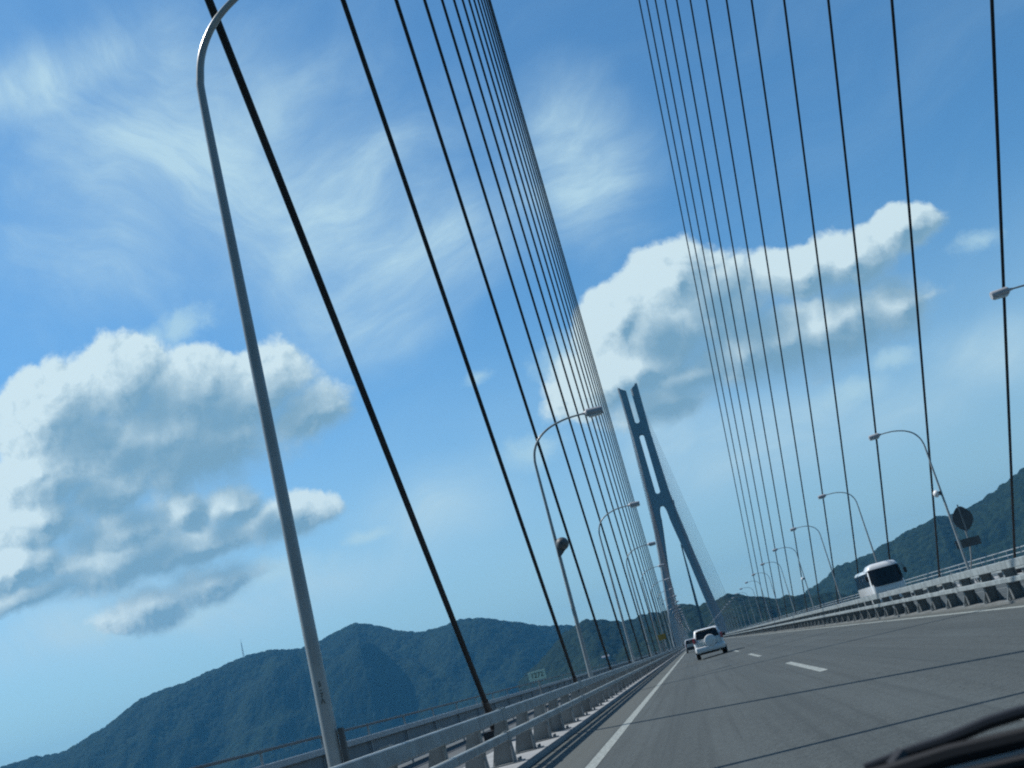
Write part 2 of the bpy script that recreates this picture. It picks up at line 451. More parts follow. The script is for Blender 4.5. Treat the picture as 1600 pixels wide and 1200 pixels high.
# ------------------------------------------------------------------ stay cables
XL, XR_ = -5.12, 18.47
XM = (XL + XR_) / 2
def cable(a, b, r, label, group, housing=True, base=None):
    a = Vector(a); b = Vector(b); d = (b - a).normalized()
    t = bpy.data.objects.new('stay_cable', None)
    me = MB().tube([(0, 0, 0), b - a], r, 10).mesh('stay_cable', M['cable'], True)
    o = link('stay_cable', me, None, a); tag(o, label, 'cable', group)
    if housing:
        mb = MB(); mb.tube([-d * .45, d * .55, d * .62, d * 1.0], [r * 1.9, r * 1.9, r * 1.45, r * 1.2], 12)
        mb.build('anchor_socket', M['anchor'], o, True)
        mb = MB(); mb.box(-.24, .24, -.42, .30, base - a.z, base - a.z + .34); mb.build('anchor_block', M['anchor'], o)
    return o
for k in range(-2, 15):
    y = 27.38 + 20 * k; nn = (y + 76.4) / 20; H = 71.5 + 3.97 * nn
    if k < 0: lab = 'dark stay cable beside the left kerb, nearer than the picture shows' if k == -1 else 'dark stay cable anchored on the left, behind the viewer'
    elif k == 0: lab = 'thickest dark stay cable, leftmost of the left fan, crossing behind the nearest lamp post'
    else: lab = 'dark stay cable, %s from the left in the left-hand fan' % ORD[k]
    cable((XL, y, -.75), (XM - 5.88, -76.4, H), .066 + .0020 * max(0, k), lab, 'stay cables of the left fan', True, zl)
for k in range(0, 15):
    y = 27.38 + 20 * k; nn = (y + 76.4) / 20; H = 71.5 + 3.97 * nn
    if k < 2: lab = 'dark stay cable of the right fan, outside the right edge of the picture' if k == 1 else 'dark stay cable of the right fan, far outside the right picture edge'
    elif k == 2: lab = 'dark near-vertical stay cable at the right edge, rightmost of the right-hand fan'
    else: lab = 'dark stay cable, %s from the right in the right-hand fan' % ORD[k - 2]
    cable((XR_, y, -.5), (XM + 3.99, -76.4, H), .066 + .0014 * k, lab, 'stay cables of the right fan', True, zr)
TX, TY = 4.4, 814.0
for k in range(18):
    y = TY - 30 - 20 * k; H = 100 + 4.2 * k
    for sx, ax in ((-1, XL), (1, XR_)):
        cable((ax, y, -.9), (TX + sx * 6.9, TY - 2.0, H), .06,
              'thin far stay cable in the faint net between the tower and the %s deck edge' % ('left' if sx < 0 else 'right'),
              'faint stay cables of the far tower', False)

# ------------------------------------------------------------------ far tower
def lerp_tab(tab, z):
    for (z0, a), (z1, b) in zip(tab, tab[1:]):
        if z <= z1: return a + (b - a) * max(0, (z - z0)) / (z1 - z0)
    return tab[-1][1]
OUT = [(-46, 13.0), (-10, 20.2), (0, 19.9), (12, 19.1), (28, 16.7), (55, 13.4), (79, 10.8), (98, 8.8), (106, 8.1), (152, 7.0), (190, 7.6)]
INN = [(-46, 6.6), (-10, 13.4), (0, 13.2), (12, 12.6), (28, 10.5), (55, 7.5), (79, 3.9), (88, 2.75)]
def inner(z):
    if z <= 88: return lerp_tab(INN, z)
    if z < 98.5: return 2.75 * math.sqrt(max(0, 1 - ((z - 88) / 10.5) ** 2))
    for z0, z1 in ((106.5, 152.5), (160.5, 400)):
        if z0 < z < z1:
            w = 1.72
            if z - z0 < w: return w * math.sqrt(max(0, 1 - (1 - (z - z0) / w) ** 2))
            if z1 - z < w: return w * math.sqrt(max(0, 1 - (1 - (z1 - z) / w) ** 2))
            return w
    return 0.0
tower = empty('bridge_tower', (TX, TY, -45), 'tall blue-grey twin-legged bridge tower at the far end of the road', 'bridge tower')
zs = sorted(set([-46, -10, 0, 12, 28, 40, 55, 67, 79, 84, 88] + [88 + .5 * i for i in range(22)] + [98.49, 98.51, 106.49, 106.51] +
        [106.5 + .2 * i for i in range(11)] + [110 + 6 * i for i in range(7)] + [150.5 + .2 * i for i in range(11)] + [152.49, 152.51, 156, 160.49, 160.51] + [160.5 + .2 * i for i in range(11)] + [166, 172, 178, 184, 186]))
for sx in (-1, 1):
    rings = []
    for z in zs:
        o, i = lerp_tab(OUT, z), inner(z); dp = 5.2 - 1.7 * min(1, max(0, z / 190)); c = min(1.0, (o - i) * .2); ci = c if i > 1.6 else 0.0
        ring = [(o, -dp + c), (o, dp - c), (o - c, dp), (i + ci, dp), (i, dp - ci), (i, -dp + ci), (i + ci, -dp), (o - c, -dp)]
        rings.append([(sx * a, b, z + 45) for a, b in ring])
    top = []                                             # slanted head, lower on the inner side
    for (a, b, z), zz in zip(rings[-1], (190.2, 190.2, 189.7, 187.0, 186.7, 186.7, 187.0, 189.7)): top.append((a, b, zz + 45))
    rings.append(top)
    leg = MB().loft(rings).build('leg', M['tower'], tower, False)
    mb = MB()
    for q in (-2.5, -.8, .9, 2.6):
        mb.tube([(sx * 7.0, q, 234.2), (sx * 7.0, q, 236.0)], .09, 6)
    mb.tube([(sx * 7.0, -2.5, 235.9), (sx * 7.0, 2.6, 235.9)], .07, 6); mb.tube([(sx * 7.0, -2.5, 235.2), (sx * 7.0, 2.6, 235.2)], .07, 6)
    mb.box(sx * 6.2 - .5, sx * 6.2 + .5, -.6, .6, 234.1, 235.6)
    mb.build('summit_handrail', M['sign_back'], leg)
mb = MB(); mb.box(-8.9, 8.9, -4.2, 4.2, 45 + 97.8, 45 + 98.6)
mb.box(8.2, 9.4, -5.2, -3.6, 45 + 96, 45 + 99); mb.build('maintenance_ledge', M['tower'], tower)
mb = MB(); mb.prism([(2.6, 45 + 2), (5.0, 45 + 2), (5.9, 45 + 66), (5.1, 45 + 68)], 'y', -1.2, 1.2)
mb.build('service_shaft', M['sign_back'], tower)
mb = MB(); mb.prism([(-19, 38), (19, 38), (19, 43.2), (-19, 43.2)], 'y', -3, 3); mb.build('deck_crossbeam', M['tower'], tower)

# ------------------------------------------------------------------ vehicles
def wheel(parent, x, y, r, w):
    mb = MB(); n = 24
    prof = [(-w / 2, r * .62), (-w / 2, r * .9), (-w / 2 + .03, r), (w / 2 - .03, r), (w / 2, r * .9), (w / 2, r * .62)]
    mb.loft([[(x + a, y + q * math.cos(2 * math.pi * k / n), r + q * math.sin(2 * math.pi * k / n)) for k in range(n)] for a, q in prof])
    o = mb.build('wheel', M['black'], parent, True)
    mb = MB(); s = 1 if x > 0 else -1
    for k in range(6):
        a = k * math.pi / 3; ca, sa = math.cos(a), math.sin(a)
        mb.tube([(x + s * w * .52, y, r), (x + s * w * .52, y + r * .56 * ca, r + r * .56 * sa)], .035, 6)
    mb.tube([(x + s * w * .5, y, r), (x + s * w * .56, y, r)], .09, 12)
    mb.build('rim', M['rim'], o, True)
    return o

def body_loft(stations, seg=None):
    """stations: (y, half width, z bottom, z top, corner) -> rounded rectangles lofted along y"""
    rings = []
    for y, hw, z0, z1, c in stations:
        q = []
        for cx, cz, a0 in ((hw - c, z0 + c, -90), (hw - c, z1 - c, 0), (-hw + c, z1 - c, 90), (-hw + c, z0 + c, 180)):
            for k in range(4):
                a = R(a0 + 30 * k); q.append((cx + c * math.cos(a), y, cz + c * math.sin(a)))
        rings.append(q)
    return MB().loft(rings)

# white four-wheel-drive ahead of us
car = empty('parked_car', (.78, 67.0, road_z(.78) + .006), 'white four-wheel-drive car ahead, round white spare wheel cover on its tailgate', 'car')
car.name = 'four_wheel_drive_car'
body_loft([(.06, .80, .42, .98, .10), (.16, .865, .34, 1.03, .12), (.9, .885, .27, 1.04, .12), (3.0, .885, .27, 1.02, .12), (3.7, .86, .3, .98, .14), (4.05, .78, .38, .88, .16), (4.15, .66, .45, .76, .12)]
          ).build('body', M['white'], car, True)
mb = MB()
def cabring(z, hw, ya, yb, c=.12):
    q = []
    for cx, cy, a0 in ((hw - c, ya + c, -90), (hw - c, yb - c, 0), (-hw + c, yb - c, 90), (-hw + c, ya + c, 180)):
        for k in range(4):
            a = R(a0 + 30 * k); q.append((cx + c * math.cos(a), cy + c * math.sin(a), z))
    return q
mb.loft([cabring(.98, .855, .10, 3.05), cabring(1.10, .845, .115, 2.9), cabring(1.56, .70, .28, 2.15), cabring(1.63, .67, .36, 2.02), cabring(1.665, .58, .5, 1.85)])
mb.build('cabin', M['white'], car, True)
mb = MB()      # rear window follows the slope of the tailgate
mb.add([(-.68, .100, 1.10), (.68, .100, 1.10), (.60, .262, 1.55), (-.60, .262, 1.55), (-.68, .17, 1.10), (.68, .17, 1.10), (.60, .32, 1.55), (-.60, .32, 1.55)],
       [(0, 1, 2, 3), (4, 7, 6, 5), (0, 4, 5, 1), (1, 5, 6, 2), (2, 6, 7, 3), (3, 7, 4, 0)])
rw = mb.build('rear_window', M['glass'], car)
MB().tube([(.05, .085, 1.12), (-.38, .15, 1.24)], .012, 6).build('wiper', M['plastic'], rw)
for s in (-1, 1):
    mb = MB()
    for ya, yb, za in ((.45, 1.0, .06), (1.05, 1.85, .0), (1.92, 2.55, .0)):
        q = [(s * .858, ya, 1.10), (s * .852, yb, 1.10), (s * .735, min(yb, 2.12) - .04, 1.5), (s * .735, ya + .12, 1.5)]
        mb.add(q + [(a - s * .06, b, c) for a, b, c in q], [(0, 1, 2, 3), (4, 7, 6, 5), (0, 4, 5, 1), (1, 5, 6, 2), (2, 6, 7, 3), (3, 7, 4, 0)])
    mb.build('side_window', M['glass'], car)
    mb = MB(); mb.rbox(s * .80 - .075, s * .80 + .075, .05, .22, .93, 1.24, .03, tx=.01, ty0=.03)
    mb.build('tail_light', M['red'], car, True)
    mb = MB(); mb.rbox(s * 1.0 - .1, s * 1.0 + .1, 2.2, 2.34, 1.02, 1.20, .04); mb.tube([(s * .86, 2.3, 1.06), (s * .96, 2.28, 1.09)], .025, 8)
    mb.build('door_mirror', M['plastic'], car, True)
    mb = MB(); mb.tube([(s * .60, .5, 1.69), (s * .60, .6, 1.72), (s * .60, 1.7, 1.72), (s * .60, 1.85, 1.68)], .016, 8); mb.build('roof_rail', M['plastic'], car, True)
bp = body_loft([(-.10, .70, .42, .64, .07), (-.05, .82, .36, .68, .09), (.12, .89, .34, .70, .10), (.5, .90, .36, .62, .1)]).build('rear_bumper', M['white'], car, True)
mb = MB()
for s in (-1, 1): mb.rbox(s * .70 - .09, s * .70 + .09, -.085, -.02, .52, .59, .015)
mb.build('reflector', M['chrome'], bp, True)
mb = MB(); mb.rbox(-.62, .62, -.02, .45, .30, .40, .03); mb.build('bumper_skirt', M['plastic'], bp)
mb = MB(); n = 28
mb.loft([[(.10 + q * math.cos(2 * math.pi * k / n), y, .93 + q * math.sin(2 * math.pi * k / n)) for k in range(n)] for y, q in ((.10, .335), (-.10, .345), (-.145, .32), (-.165, .26), (-.17, .12))])
mb.build('spare_wheel_cover', M['white'], car, True)
mb = MB()
for s in (-1, 1): mb.box(s * .685 - .006, s * .685 + .006, .045, .08, .70, 1.06)
mb.box(-.685, .685, .045, .08, .695, .707); mb.build('tailgate_seam', M['under'], car)
mb = MB(); mb.rbox(-.16, .16, .262, .30, 1.585, 1.612, .006); mb.build('brake_light', M['red'], car)
mb = MB(); mb.tube([(.5, -.02, .30), (.5, .3, .30)], .03, 10); mb.build('exhaust_pipe', M['chrome'], car)
mb = MB(); mb.rbox(-.55, .30 - .62, .02, .07, 1.04, 1.08, .01); mb.build('door_handle', M['chrome'], car)
mb = MB(); mb.rbox(-.60, -.27, .035, .06, .74, .90, .006); mb.build('number_plate', M['plate'], car)
mb = MB(); mb.rbox(-.5, .5, .14, .30, 1.575, 1.61, .012); mb.build('roof_spoiler', M['white'], car, True)
mb = MB(); mb.box(-.66, .66, .25, 3.9, .24, .40); mb.build('underbody', M['under'], car)
mb = MB()
for s in (-1, 1):
    for wy in (.75, 3.3):
        mb.prism([(wy + .42 * math.cos(R(a)), .36 + .42 * math.sin(R(a))) for a in range(0, 181, 15)], 'x', s * .60, s * .895)
mb.build('wheel_arch', M['under'], car)
for s in (-1, 1):
    for wy in (.75, 3.3): wheel(car, s * .79, wy, .345, .235)

# silver car farther ahead
far = empty('estate_car', (-.42, 140, road_z(-.4) + .006), 'small silver car with a dark rear, far ahead and half hidden by the white car', 'car')
body_loft([(.0, .76, .40, .95, .1), (.12, .85, .26, 1.0, .12), (3.6, .85, .26, .98, .12), (4.3, .76, .34, .8, .14)]).build('body', M['silver'], far, True)
mb = MB(); mb.loft([cabring(.94, .83, .04, 3.2), cabring(1.1, .82, .06, 3.0), cabring(1.48, .69, .2, 2.4), cabring(1.56, .6, .35, 2.2)]); mb.build('cabin', M['silver'], far, True)
mb = MB(); mb.add([(-.72, .02, 1.0), (.72, .02, 1.0), (.62, .18, 1.46), (-.62, .18, 1.46), (-.72, .1, 1.0), (.72, .1, 1.0), (.62, .26, 1.46), (-.62, .26, 1.46)],
       [(0, 1, 2, 3), (4, 7, 6, 5), (0, 4, 5, 1), (1, 5, 6, 2), (2, 6, 7, 3), (3, 7, 4, 0)]); mb.build('rear_window', M['glass'], far)
mb = MB(); mb.rbox(-.8, .8, -.05, .2, .34, .62, .04); mb.build('rear_bumper', M['plastic'], far, True)
for s in (-1, 1):
    mb = MB(); mb.rbox(s * .74 - .07, s * .74 + .07, -.02, .12, .72, .98, .02); mb.build('tail_light', M['red'], far, True)
    mb = MB(); mb.rbox(s * .98 - .1, s * .98 + .1, 2.3, 2.42, .98, 1.14, .03); mb.tube([(s * .84, 2.4, 1.0), (s * .93, 2.37, 1.04)], .025, 8); mb.build('door_mirror', M['plastic'], far, True)
    for wy in (.72, 3.25): wheel(far, s * .76, wy, .31, .2)

# white bus coming the other way (its nose faces us)
bus = empty('small_bus', (13.02, 76.0, road_z(13) + .006), 'small white bus with a big dark windscreen coming the other way', 'bus')
body_loft([(-.02, .92, .55, 1.45, .2), (.06, 1.02, .42, 1.62, .2), (.22, 1.06, .36, 1.72, .14), (.5, 1.075, .34, 1.76, .1), (6.3, 1.075, .34, 1.76, .1), (6.6, 1.03, .42, 1.7, .14)]).build('body', M['white'], bus, True)
def busring(z, hw, ya, yb, c=.16): return cabring(z, hw, ya, yb, c)
mb = MB(); mb.loft([busring(1.60, 1.07, .10, 6.55), busring(2.1, 1.055, .20, 6.52), busring(2.45, 1.02, .30, 6.45), busring(2.56, .92, .42, 6.35), busring(2.61, .72, .6, 6.1)])
mb.build('upper_body', M['white'], bus, True)
mb = MB(); mb.loft([busring(2.46, 1.03, .20, 2.2, .22), busring(2.60, 1.0, .24, 2.0, .24), busring(2.78, .88, .36, 1.75, .26), busring(2.86, .62, .55, 1.5, .3)])
mb.build('roof_cap', M['white'], bus, True)
mb = MB()      # windscreen: gently curved across
W = [(-1.04, .16), (-.9, .06), (-.45, .0), (0, -.012), (.45, .0), (.9, .06), (1.04, .16)]
rr = []
for z, k, sh in ((1.38, 1.0, -.075), (1.66, 1.0, -.022), (2.1, .985, .055), (2.50, .955, .135)):
    rr.append([(x * k, y + sh, z) for x, y in W] + [(x * k * .97, y + sh + .12, z) for x, y in reversed(W)])
mb.loft(rr); ws = mb.build('windscreen', M['glass'], bus, True)
mb = MB(); mb.tube([(-.1, -.06, 1.40), (-.55, -.01, 1.62)], .012, 6); mb.tube([(.5, -.05, 1.40), (.1, -.02, 1.62)], .012, 6); mb.build('wiper', M['plastic'], ws)
for s in (-1, 1):
    for ya, yb in ((.50, 1.55), (1.61, 2.95), (3.01, 4.35), (4.41, 6.3)):
        mb = MB(); q = [(s * 1.090, ya, 1.52), (s * 1.090, yb, 1.52), (s * 1.052, yb, 2.38), (s * 1.052, ya + .06, 2.38)]
        mb.add(q + [(a - s * .06, b, c) for a, b, c in q], [(0, 1, 2, 3), (4, 7, 6, 5), (0, 4, 5, 1), (1, 5, 6, 2), (2, 6, 7, 3), (3, 7, 4, 0)]); mb.build('side_window', M['glass'], bus)
    mb = MB(); mb.rbox(s * .72 - .17, s * .72 + .17, -.04, .12, .72, .92, .04); mb.build('headlight', M['chrome'], bus, True)
    mb = MB(); mb.tube([(s * .98, .18, 2.4), (s * 1.16, -.06, 2.42), (s * 1.24, -.1, 2.2)], .022, 8); mb.rbox(s * 1.24 - .10, s * 1.24 + .10, -.16, -.05, 1.82, 2.16, .03)
    mb.build('mirror', M['plastic'], bus, True)
    for wy in (1.05, 4.9): wheel(bus, s * .93, wy, .38, .24)
mb = MB(); mb.rbox(-1.0, 1.0, -.12, .25, .36, .62, .06); fb = mb.build('front_bumper', M['white'], bus, True)
mb = MB(); mb.rbox(-.2, .2, -.14, -.1, .44, .6, .008); mb.build('number_plate', M['plate'], fb)
mb = MB(); mb.box(-.9, .9, .3, 6.3, .26, .5); mb.build('underbody', M['under'], bus)

# ------------------------------------------------------------------ signs
t = empty('distance_sign', (-3.47, 24.8, zl + .05), 'small pale green kilometre plate reading 1272 above the left crash barrier', 'sign')
mb = MB(); mb.tube([(0, 0, 0), (0, 0, 1.25)], .016, 8); mb.build('post', M['post'], t, True)
mb = MB(); mb.rbox(-.19, .19, -.03, -.018, 1.14, 1.33, .004); pl = mb.build('sign_plate', M['green_sign'], t)
me = text_mesh('number', '1272', .15, .002); me.materials.append(M['dark_ink'])
o = link('number', me, pl, (0, -.033, 1.235)); o.rotation_euler = (R(90), 0, 0)
o.scale = (.95, 1.0, 1.0)

t = empty('warning_sign', (-3.75, 140, zl), 'yellow warning sign on a post far along the left kerb, below the mountains', 'sign')
mb = MB(); mb.tube([(0, 0, 0), (0, 0, 3.0)], .04, 8); mb.build('post', M['post'], t, True)
mb = MB(); mb.rbox(-.58, .58, -.08, -.05, 2.3, 2.95, .01); mb.build('sign_panel', M['yellow'], t)
mb = MB(); mb.rbox(-.35, .2, -.08, -.05, 1.35, 1.9, .01); mb.build('lower_plate', M['post'], t)

t = empty('warning_sign', (17.75, 73.0, -.93), 'dark back of a diamond road sign with a plate below, behind the domed lamp post', 'sign')
mb = MB(); mb.tube([(-.15, 0, 0), (-.3, 0, .8), (0, .05, 1.6), (.2, .05, 2.4), (.25, .05, 4.7)], .045, 8); mb.build('post', M['post'], t, True)
def rounded(cx, cz, pts, r):
    out = []
    n = len(pts)
    for i in range(n):
        p, a, b = Vector(pts[i]), Vector(pts[i - 1]), Vector(pts[(i + 1) % n])
        for w in (0, .25, .5, .75, 1):
            u = p + (a - p).normalized() * r; vv = p + (b - p).normalized() * r
            q = u.lerp(p, w).lerp(p.lerp(vv, w), w); out.append((cx + q.x, cz + q.y))
    return out
mb = MB(); mb.prism(rounded(.30, 4.0, [(-.80, 0), (0, -1.0), (.80, 0), (0, 1.0)], .56), 'y', -.03, 0); dp = mb.build('diamond_panel', M['sign_back'], t)
mb = MB(); mb.box(-.3, .9, .0, .03, 4.3, 4.36); mb.box(-.3, .9, .0, .03, 3.6, 3.66); mb.box(.22, .30, -.06, -.03, 3.1, 4.9); mb.build('stiffener', M['post'], dp)
mb = MB(); mb.prism(rounded(.12, 2.52, [(-.76, -.26), (.76, -.26), (.76, .26), (-.76, .26)], .06), 'y', -.03, 0); mb.build('lower_plate', M['sign_back'], t)

# ------------------------------------------------------------------ our own car: wiper on the cowl below the windscreen
cowl = empty('windscreen_cowl', (0, .75, -.13), 'dark ridged cowl of the car the picture is taken from, in the bottom right corner', 'car cowl')
mb = MB()
cr = []
for i in range(17):
    x = -.75 + 1.5 * i / 16; b = -.10 * (x / .75) ** 2
    cr.append([(x, .08 + b, .0185), (x, .02 + b, .0195), (x, -.03 + b, .016), (x, -.25 + b, -.06), (x, -.25 + b, -.10), (x, .08 + b, -.06)])
mb.loft(cr); mb.build('panel', M['plastic'], cowl, True)
mb = MB()
for k in range(3):
    mb.tube([(-.7 + 1.4 * i / 16, -.03 - .025 * k - .10 * ((-.7 + 1.4 * i / 16) / .75) ** 2, .019 - .0085 * k) for i in range(17)], .0035, 6)
mb.build('grille_ridge', M['black'], cowl, True)
wp = empty('windscreen_wiper', (.1, .75, -.11), 'black windscreen wiper lying along the bottom right corner of the picture', 'wiper')
mb = MB(); mb.tube([(-.60, -.02, -.012), (-.3, -.005, -.004), (-.01, .0, .004), (.03, .0, .0065), (.078, .0, .006), (.2, -.01, .004)], [.004, .006, .0065, .0065, .0062, .006], 8)
mb.build('blade', M['black'], wp, True)
mb = MB(); mb.tube([(-.02, .012, .0095), (.01, .012, .0125), (.03, .012, .0135), (.045, .012, .0155), (.06, .012, .0178), (.08, .012, .0190), (.12, .01, .018), (.2, -.02, .004)], [.003, .0036, .004, .0042, .0042, .0042, .005, .006], 8)
mb.build('arm', M['plastic'], wp, True)
mb = MB(); mb.tube([(-.005, .004, .007), (.005, .012, .0125)], .0045, 6); mb.build('hinge', M['plastic'], wp)

# ------------------------------------------------------------------ wooded hills (azimuth in degrees, tangent of elevation of the skyline)
SA = [(-52, .05), (-46, .045), (-40, .036), (-36, .038), (-34, .040), (-32.74, .0411), (-31.56, .0427), (-30.22, .0411), (-29.32, .0467), (-28.68, .0495), (-28.01, .0553), (-27.33, .0622), (-26.73, .0679), (-25.52, .0718), (-24.87, .0717), (-23.92, .0751), (-22.91, .0789), (-21.65, .0823), (-20.47, .0823), (-19.05, .0774), (-18.02, .0808), (-17.02, .0849), (-16.17, .088), (-15.41, .0837), (-14.25, .073), (-13.03, .066), (-12.03, .0673), (-11.01, .0691), (-10.06, .0661), (-8.85, .0579), (-8.24, .054), (-7.19, .046), (-5.79, .0403), (-5.35, .0361), (-4, .024), (-2, .008)]
SD = [(-9.0, .004), (-8, .014), (-7, .026), (-6.01, .0362), (-5.47, .0394), (-4.87, .0413), (-4.56, .0402), (-4.05, .0365), (-3.57, .0337), (-2.93, .032), (-2.63, .0323), (-1.95, .0338), (-1.79, .0353), (-1.54, .0325), (-1.05, .032), (-.67, .0285), (1, .02), (3, .006)]
SB = [(-4, .004), (-2.2, .02), (-1.34, .0287), (-.97, .031), (-.43, .0336), (-.04, .0335), (.58, .0296), (1.5, .0293), (1.88, .0309), (2.2, .0306), (2.74, .0281), (3.23, .0247), (3.77, .022), (4.24, .0178), (4.64, .0171), (5.08, .0167), (5.71, .0143), (7, .010), (9, .0)]
SC = [(2, -.004), (4, .004), (5.03, .0119), (5.57, .0155), (6.54, .0199), (7.72, .031), (8.47, .0308), (9.33, .0333), (10.11, .0384), (10.44, .0379), (11.14, .0427), (12.26, .0454), (12.78, .0488), (13.33, .046), (14.14, .0479), (14.98, .0517), (16.18, .059), (17.21, .0671), (19, .076), (22, .085), (26, .088), (32, .07), (38, .05)]
def ridge_at(S, a):
    for (a0, e0), (a1, e1) in zip(S, S[1:]):
        if a <= a1: return e0 + (e1 - e0) * (a - a0) / (a1 - a0)
    return S[-1][1]
def hill_fn(S, R0, seed):
    def fn(a, s):
        """a azimuth in degrees, s -1 (shore in front) .. 0 ridge .. 1 (behind); returns point"""
        Rr = R0 * (1 + .10 * noise.noise(Vector((a * .11, seed, 0))))
        zr = max(ridge_at(S, a) * Rr, -20); H = zr + 50
        W = H * (1.5 if R0 > 3000 else 2.1) + 80
        r = Rr + s * W
        g = 1 - abs(s) ** 1.25
        px, py = r * math.sin(R(a)), r * math.cos(R(a))
        spur = noise.fractal(Vector((px * .0035 + seed, py * .0022, 0)), 1.0, 2.0, 4)
        z = -50 + H * g + spur * H * .46 * g * (1 - g) * 3
        return px, py, z, H, g
    return fn
def canopy(px, py, seed):
    d = noise.voronoi(Vector((px / 15, py / 15, seed)))[0][0]
    d2 = noise.voronoi(Vector((px / 8, py / 8, seed + 3)))[0][0]
    return 6.0 * (1 - min(1, d * 1.1) ** 2) + 2.4 * (1 - d2) + 2.5 * noise.noise(Vector((px / 45, py / 45, seed)))
def hill(name, S, R0, seed, mat, a0, a1, da, nf, label=None):
    fn = hill_fn(S, R0, seed); na = int((a1 - a0) / da) + 1
    ss = [-1 + i / nf for i in range(nf + 1)] + [.06, .14, .3, .6, 1.0]
    v = []; f = []; ns = len(ss)
    for i in range(na):
        a = a0 + i * da
        for j, s in enumerate(ss):
            px, py, z, H, g = fn(a, s)
            z += (canopy(px, py, seed) - 5.0) * min(1, g * 6) * min(1, H / 60)
            v.append((px, py, z))
    for i in range(na - 1):
        for j in range(ns - 1):
            f.append((i * ns + j, i * ns + j + 1, (i + 1) * ns + j + 1, (i + 1) * ns + j))
    me = bpy.data.meshes.new(name); me.from_pydata(v, [], f); me.update(); me.materials.append(mat)
    me.flip_normals() if me.polygons[0].normal.z < 0 else None
    o = link(name, me); tag(o, kind='structure')
    return fn
fA = hill('hills', SA, 3300, 1.7, M['forest_far'], -52, -2, .065, 96)
fD = hill('hills', SD, 1900, 5.2, M['forest_near'], -9, 3, .06, 70)
fB = hill('hills', SB, 1480, 9.1, M['forest_near'], -4, 9, .06, 64)
fC = hill('hills', SC, 2300, 13.3, M['forest_far'], 2, 38, .065, 84)

# house on the near slope, mast on the far ridge
def on_slope(fn, a, e):
    best = None
    for i in range(400):
        s = -1 + i / 400; px, py, z, H, g = fn(a, s)
        q = z / math.hypot(px, py)
        if q >= e: return px, py, z
    return px, py, z
px, py, pz = on_slope(fD, -4.45, .004)
t = empty('hillside_house', (px, py, pz - 2), 'tiny pale house with a grey roof on the green slope left of the tower', 'house')
t.scale = (.6, .6, .6)
mb = MB(); mb.box(-9, 9, -5, 5, 0, 10); mb.prism([(-5, 10), (5, 10), (0, 13.4)], 'x', -9, 9); mb.build('wall', M['wall'], t)
mb = MB(); mb.prism([(-5.8, 9.7), (0, 13.5), (5.8, 9.7), (5.8, 10.2), (0, 14.1), (-5.8, 10.2)], 'x', -9.8, 9.8); mb.build('roof', M['roof'], t)
for x in (-5.5, 0, 5.5):
    mb = MB(); mb.box(x - 1, x + 1, -5.08, -4.9, 5.6, 7.8); mb.build('window', M['glass'], t)
px, py, pz, H, g = fA(-21.75, 0.0)
t = empty('radio_mast', (px, py, pz - 3), 'thin radio mast on the crest of the left mountain', 'mast')
mb = MB()
for s in range(3):
    a = s * 2.094; mb.tube([(2.4 * math.cos(a), 2.4 * math.sin(a), 0), (.5 * math.cos(a), .5 * math.sin(a), 42)], .45, 5)
for k in range(8):
    q = [((2.4 - 1.9 * (5 * k + 3 + 5 * (s % 2)) / 42) * math.cos(s * 2.094), (2.4 - 1.9 * (5 * k + 3 + 5 * (s % 2)) / 42) * math.sin(s * 2.094), min(42, 5 * k + 3 + 5 * (s % 2))) for s in range(4)]
    mb.tube(q, .22, 4)
mb.build('lattice', M['bark'], t); MB().tube([(0, 0, 40), (0, 0, 52)], .35, 6).build('antenna', M['bark'], t)

# ------------------------------------------------------------------ air
HAZE = 0.95e-4
mb = MB(); mb.box(-7050, 7050, -1550, 7550, -61, 420)
hz = mb.build('haze', None); tag(hz, kind='stuff')
m = bpy.data.materials.new('haze'); m.use_nodes = True; nt = m.node_tree; nt.nodes.clear()
out = nt.nodes.new('ShaderNodeOutputMaterial'); pv = nt.nodes.new('ShaderNodeVolumePrincipled')
pv.inputs['Color'].default_value = (.11, .46, .86, 1); pv.inputs['Density'].default_value = HAZE; pv.inputs['Anisotropy'].default_value = .2
nt.links.new(pv.outputs[0], out.inputs['Volume']); hz.data.materials.append(m)

# ------------------------------------------------------------------ sun and sky
AZ, EL = 72.0, 51.0            # degrees to the left of straight ahead, and above the horizon
sv = Vector((-math.cos(R(EL)) * math.sin(R(AZ)), math.cos(R(EL)) * math.cos(R(AZ)), math.sin(R(EL))))
su = bpy.data.lights.new('sun', 'SUN'); su.energy = 4.9; su.angle = R(.53); su.color = (1.0, .96, .90)
so = bpy.data.objects.new('sun', su); C.objects.link(so); so.rotation_euler = sv.to_track_quat('Z', 'Y').to_euler(); so.location = (-40, 20, 60)

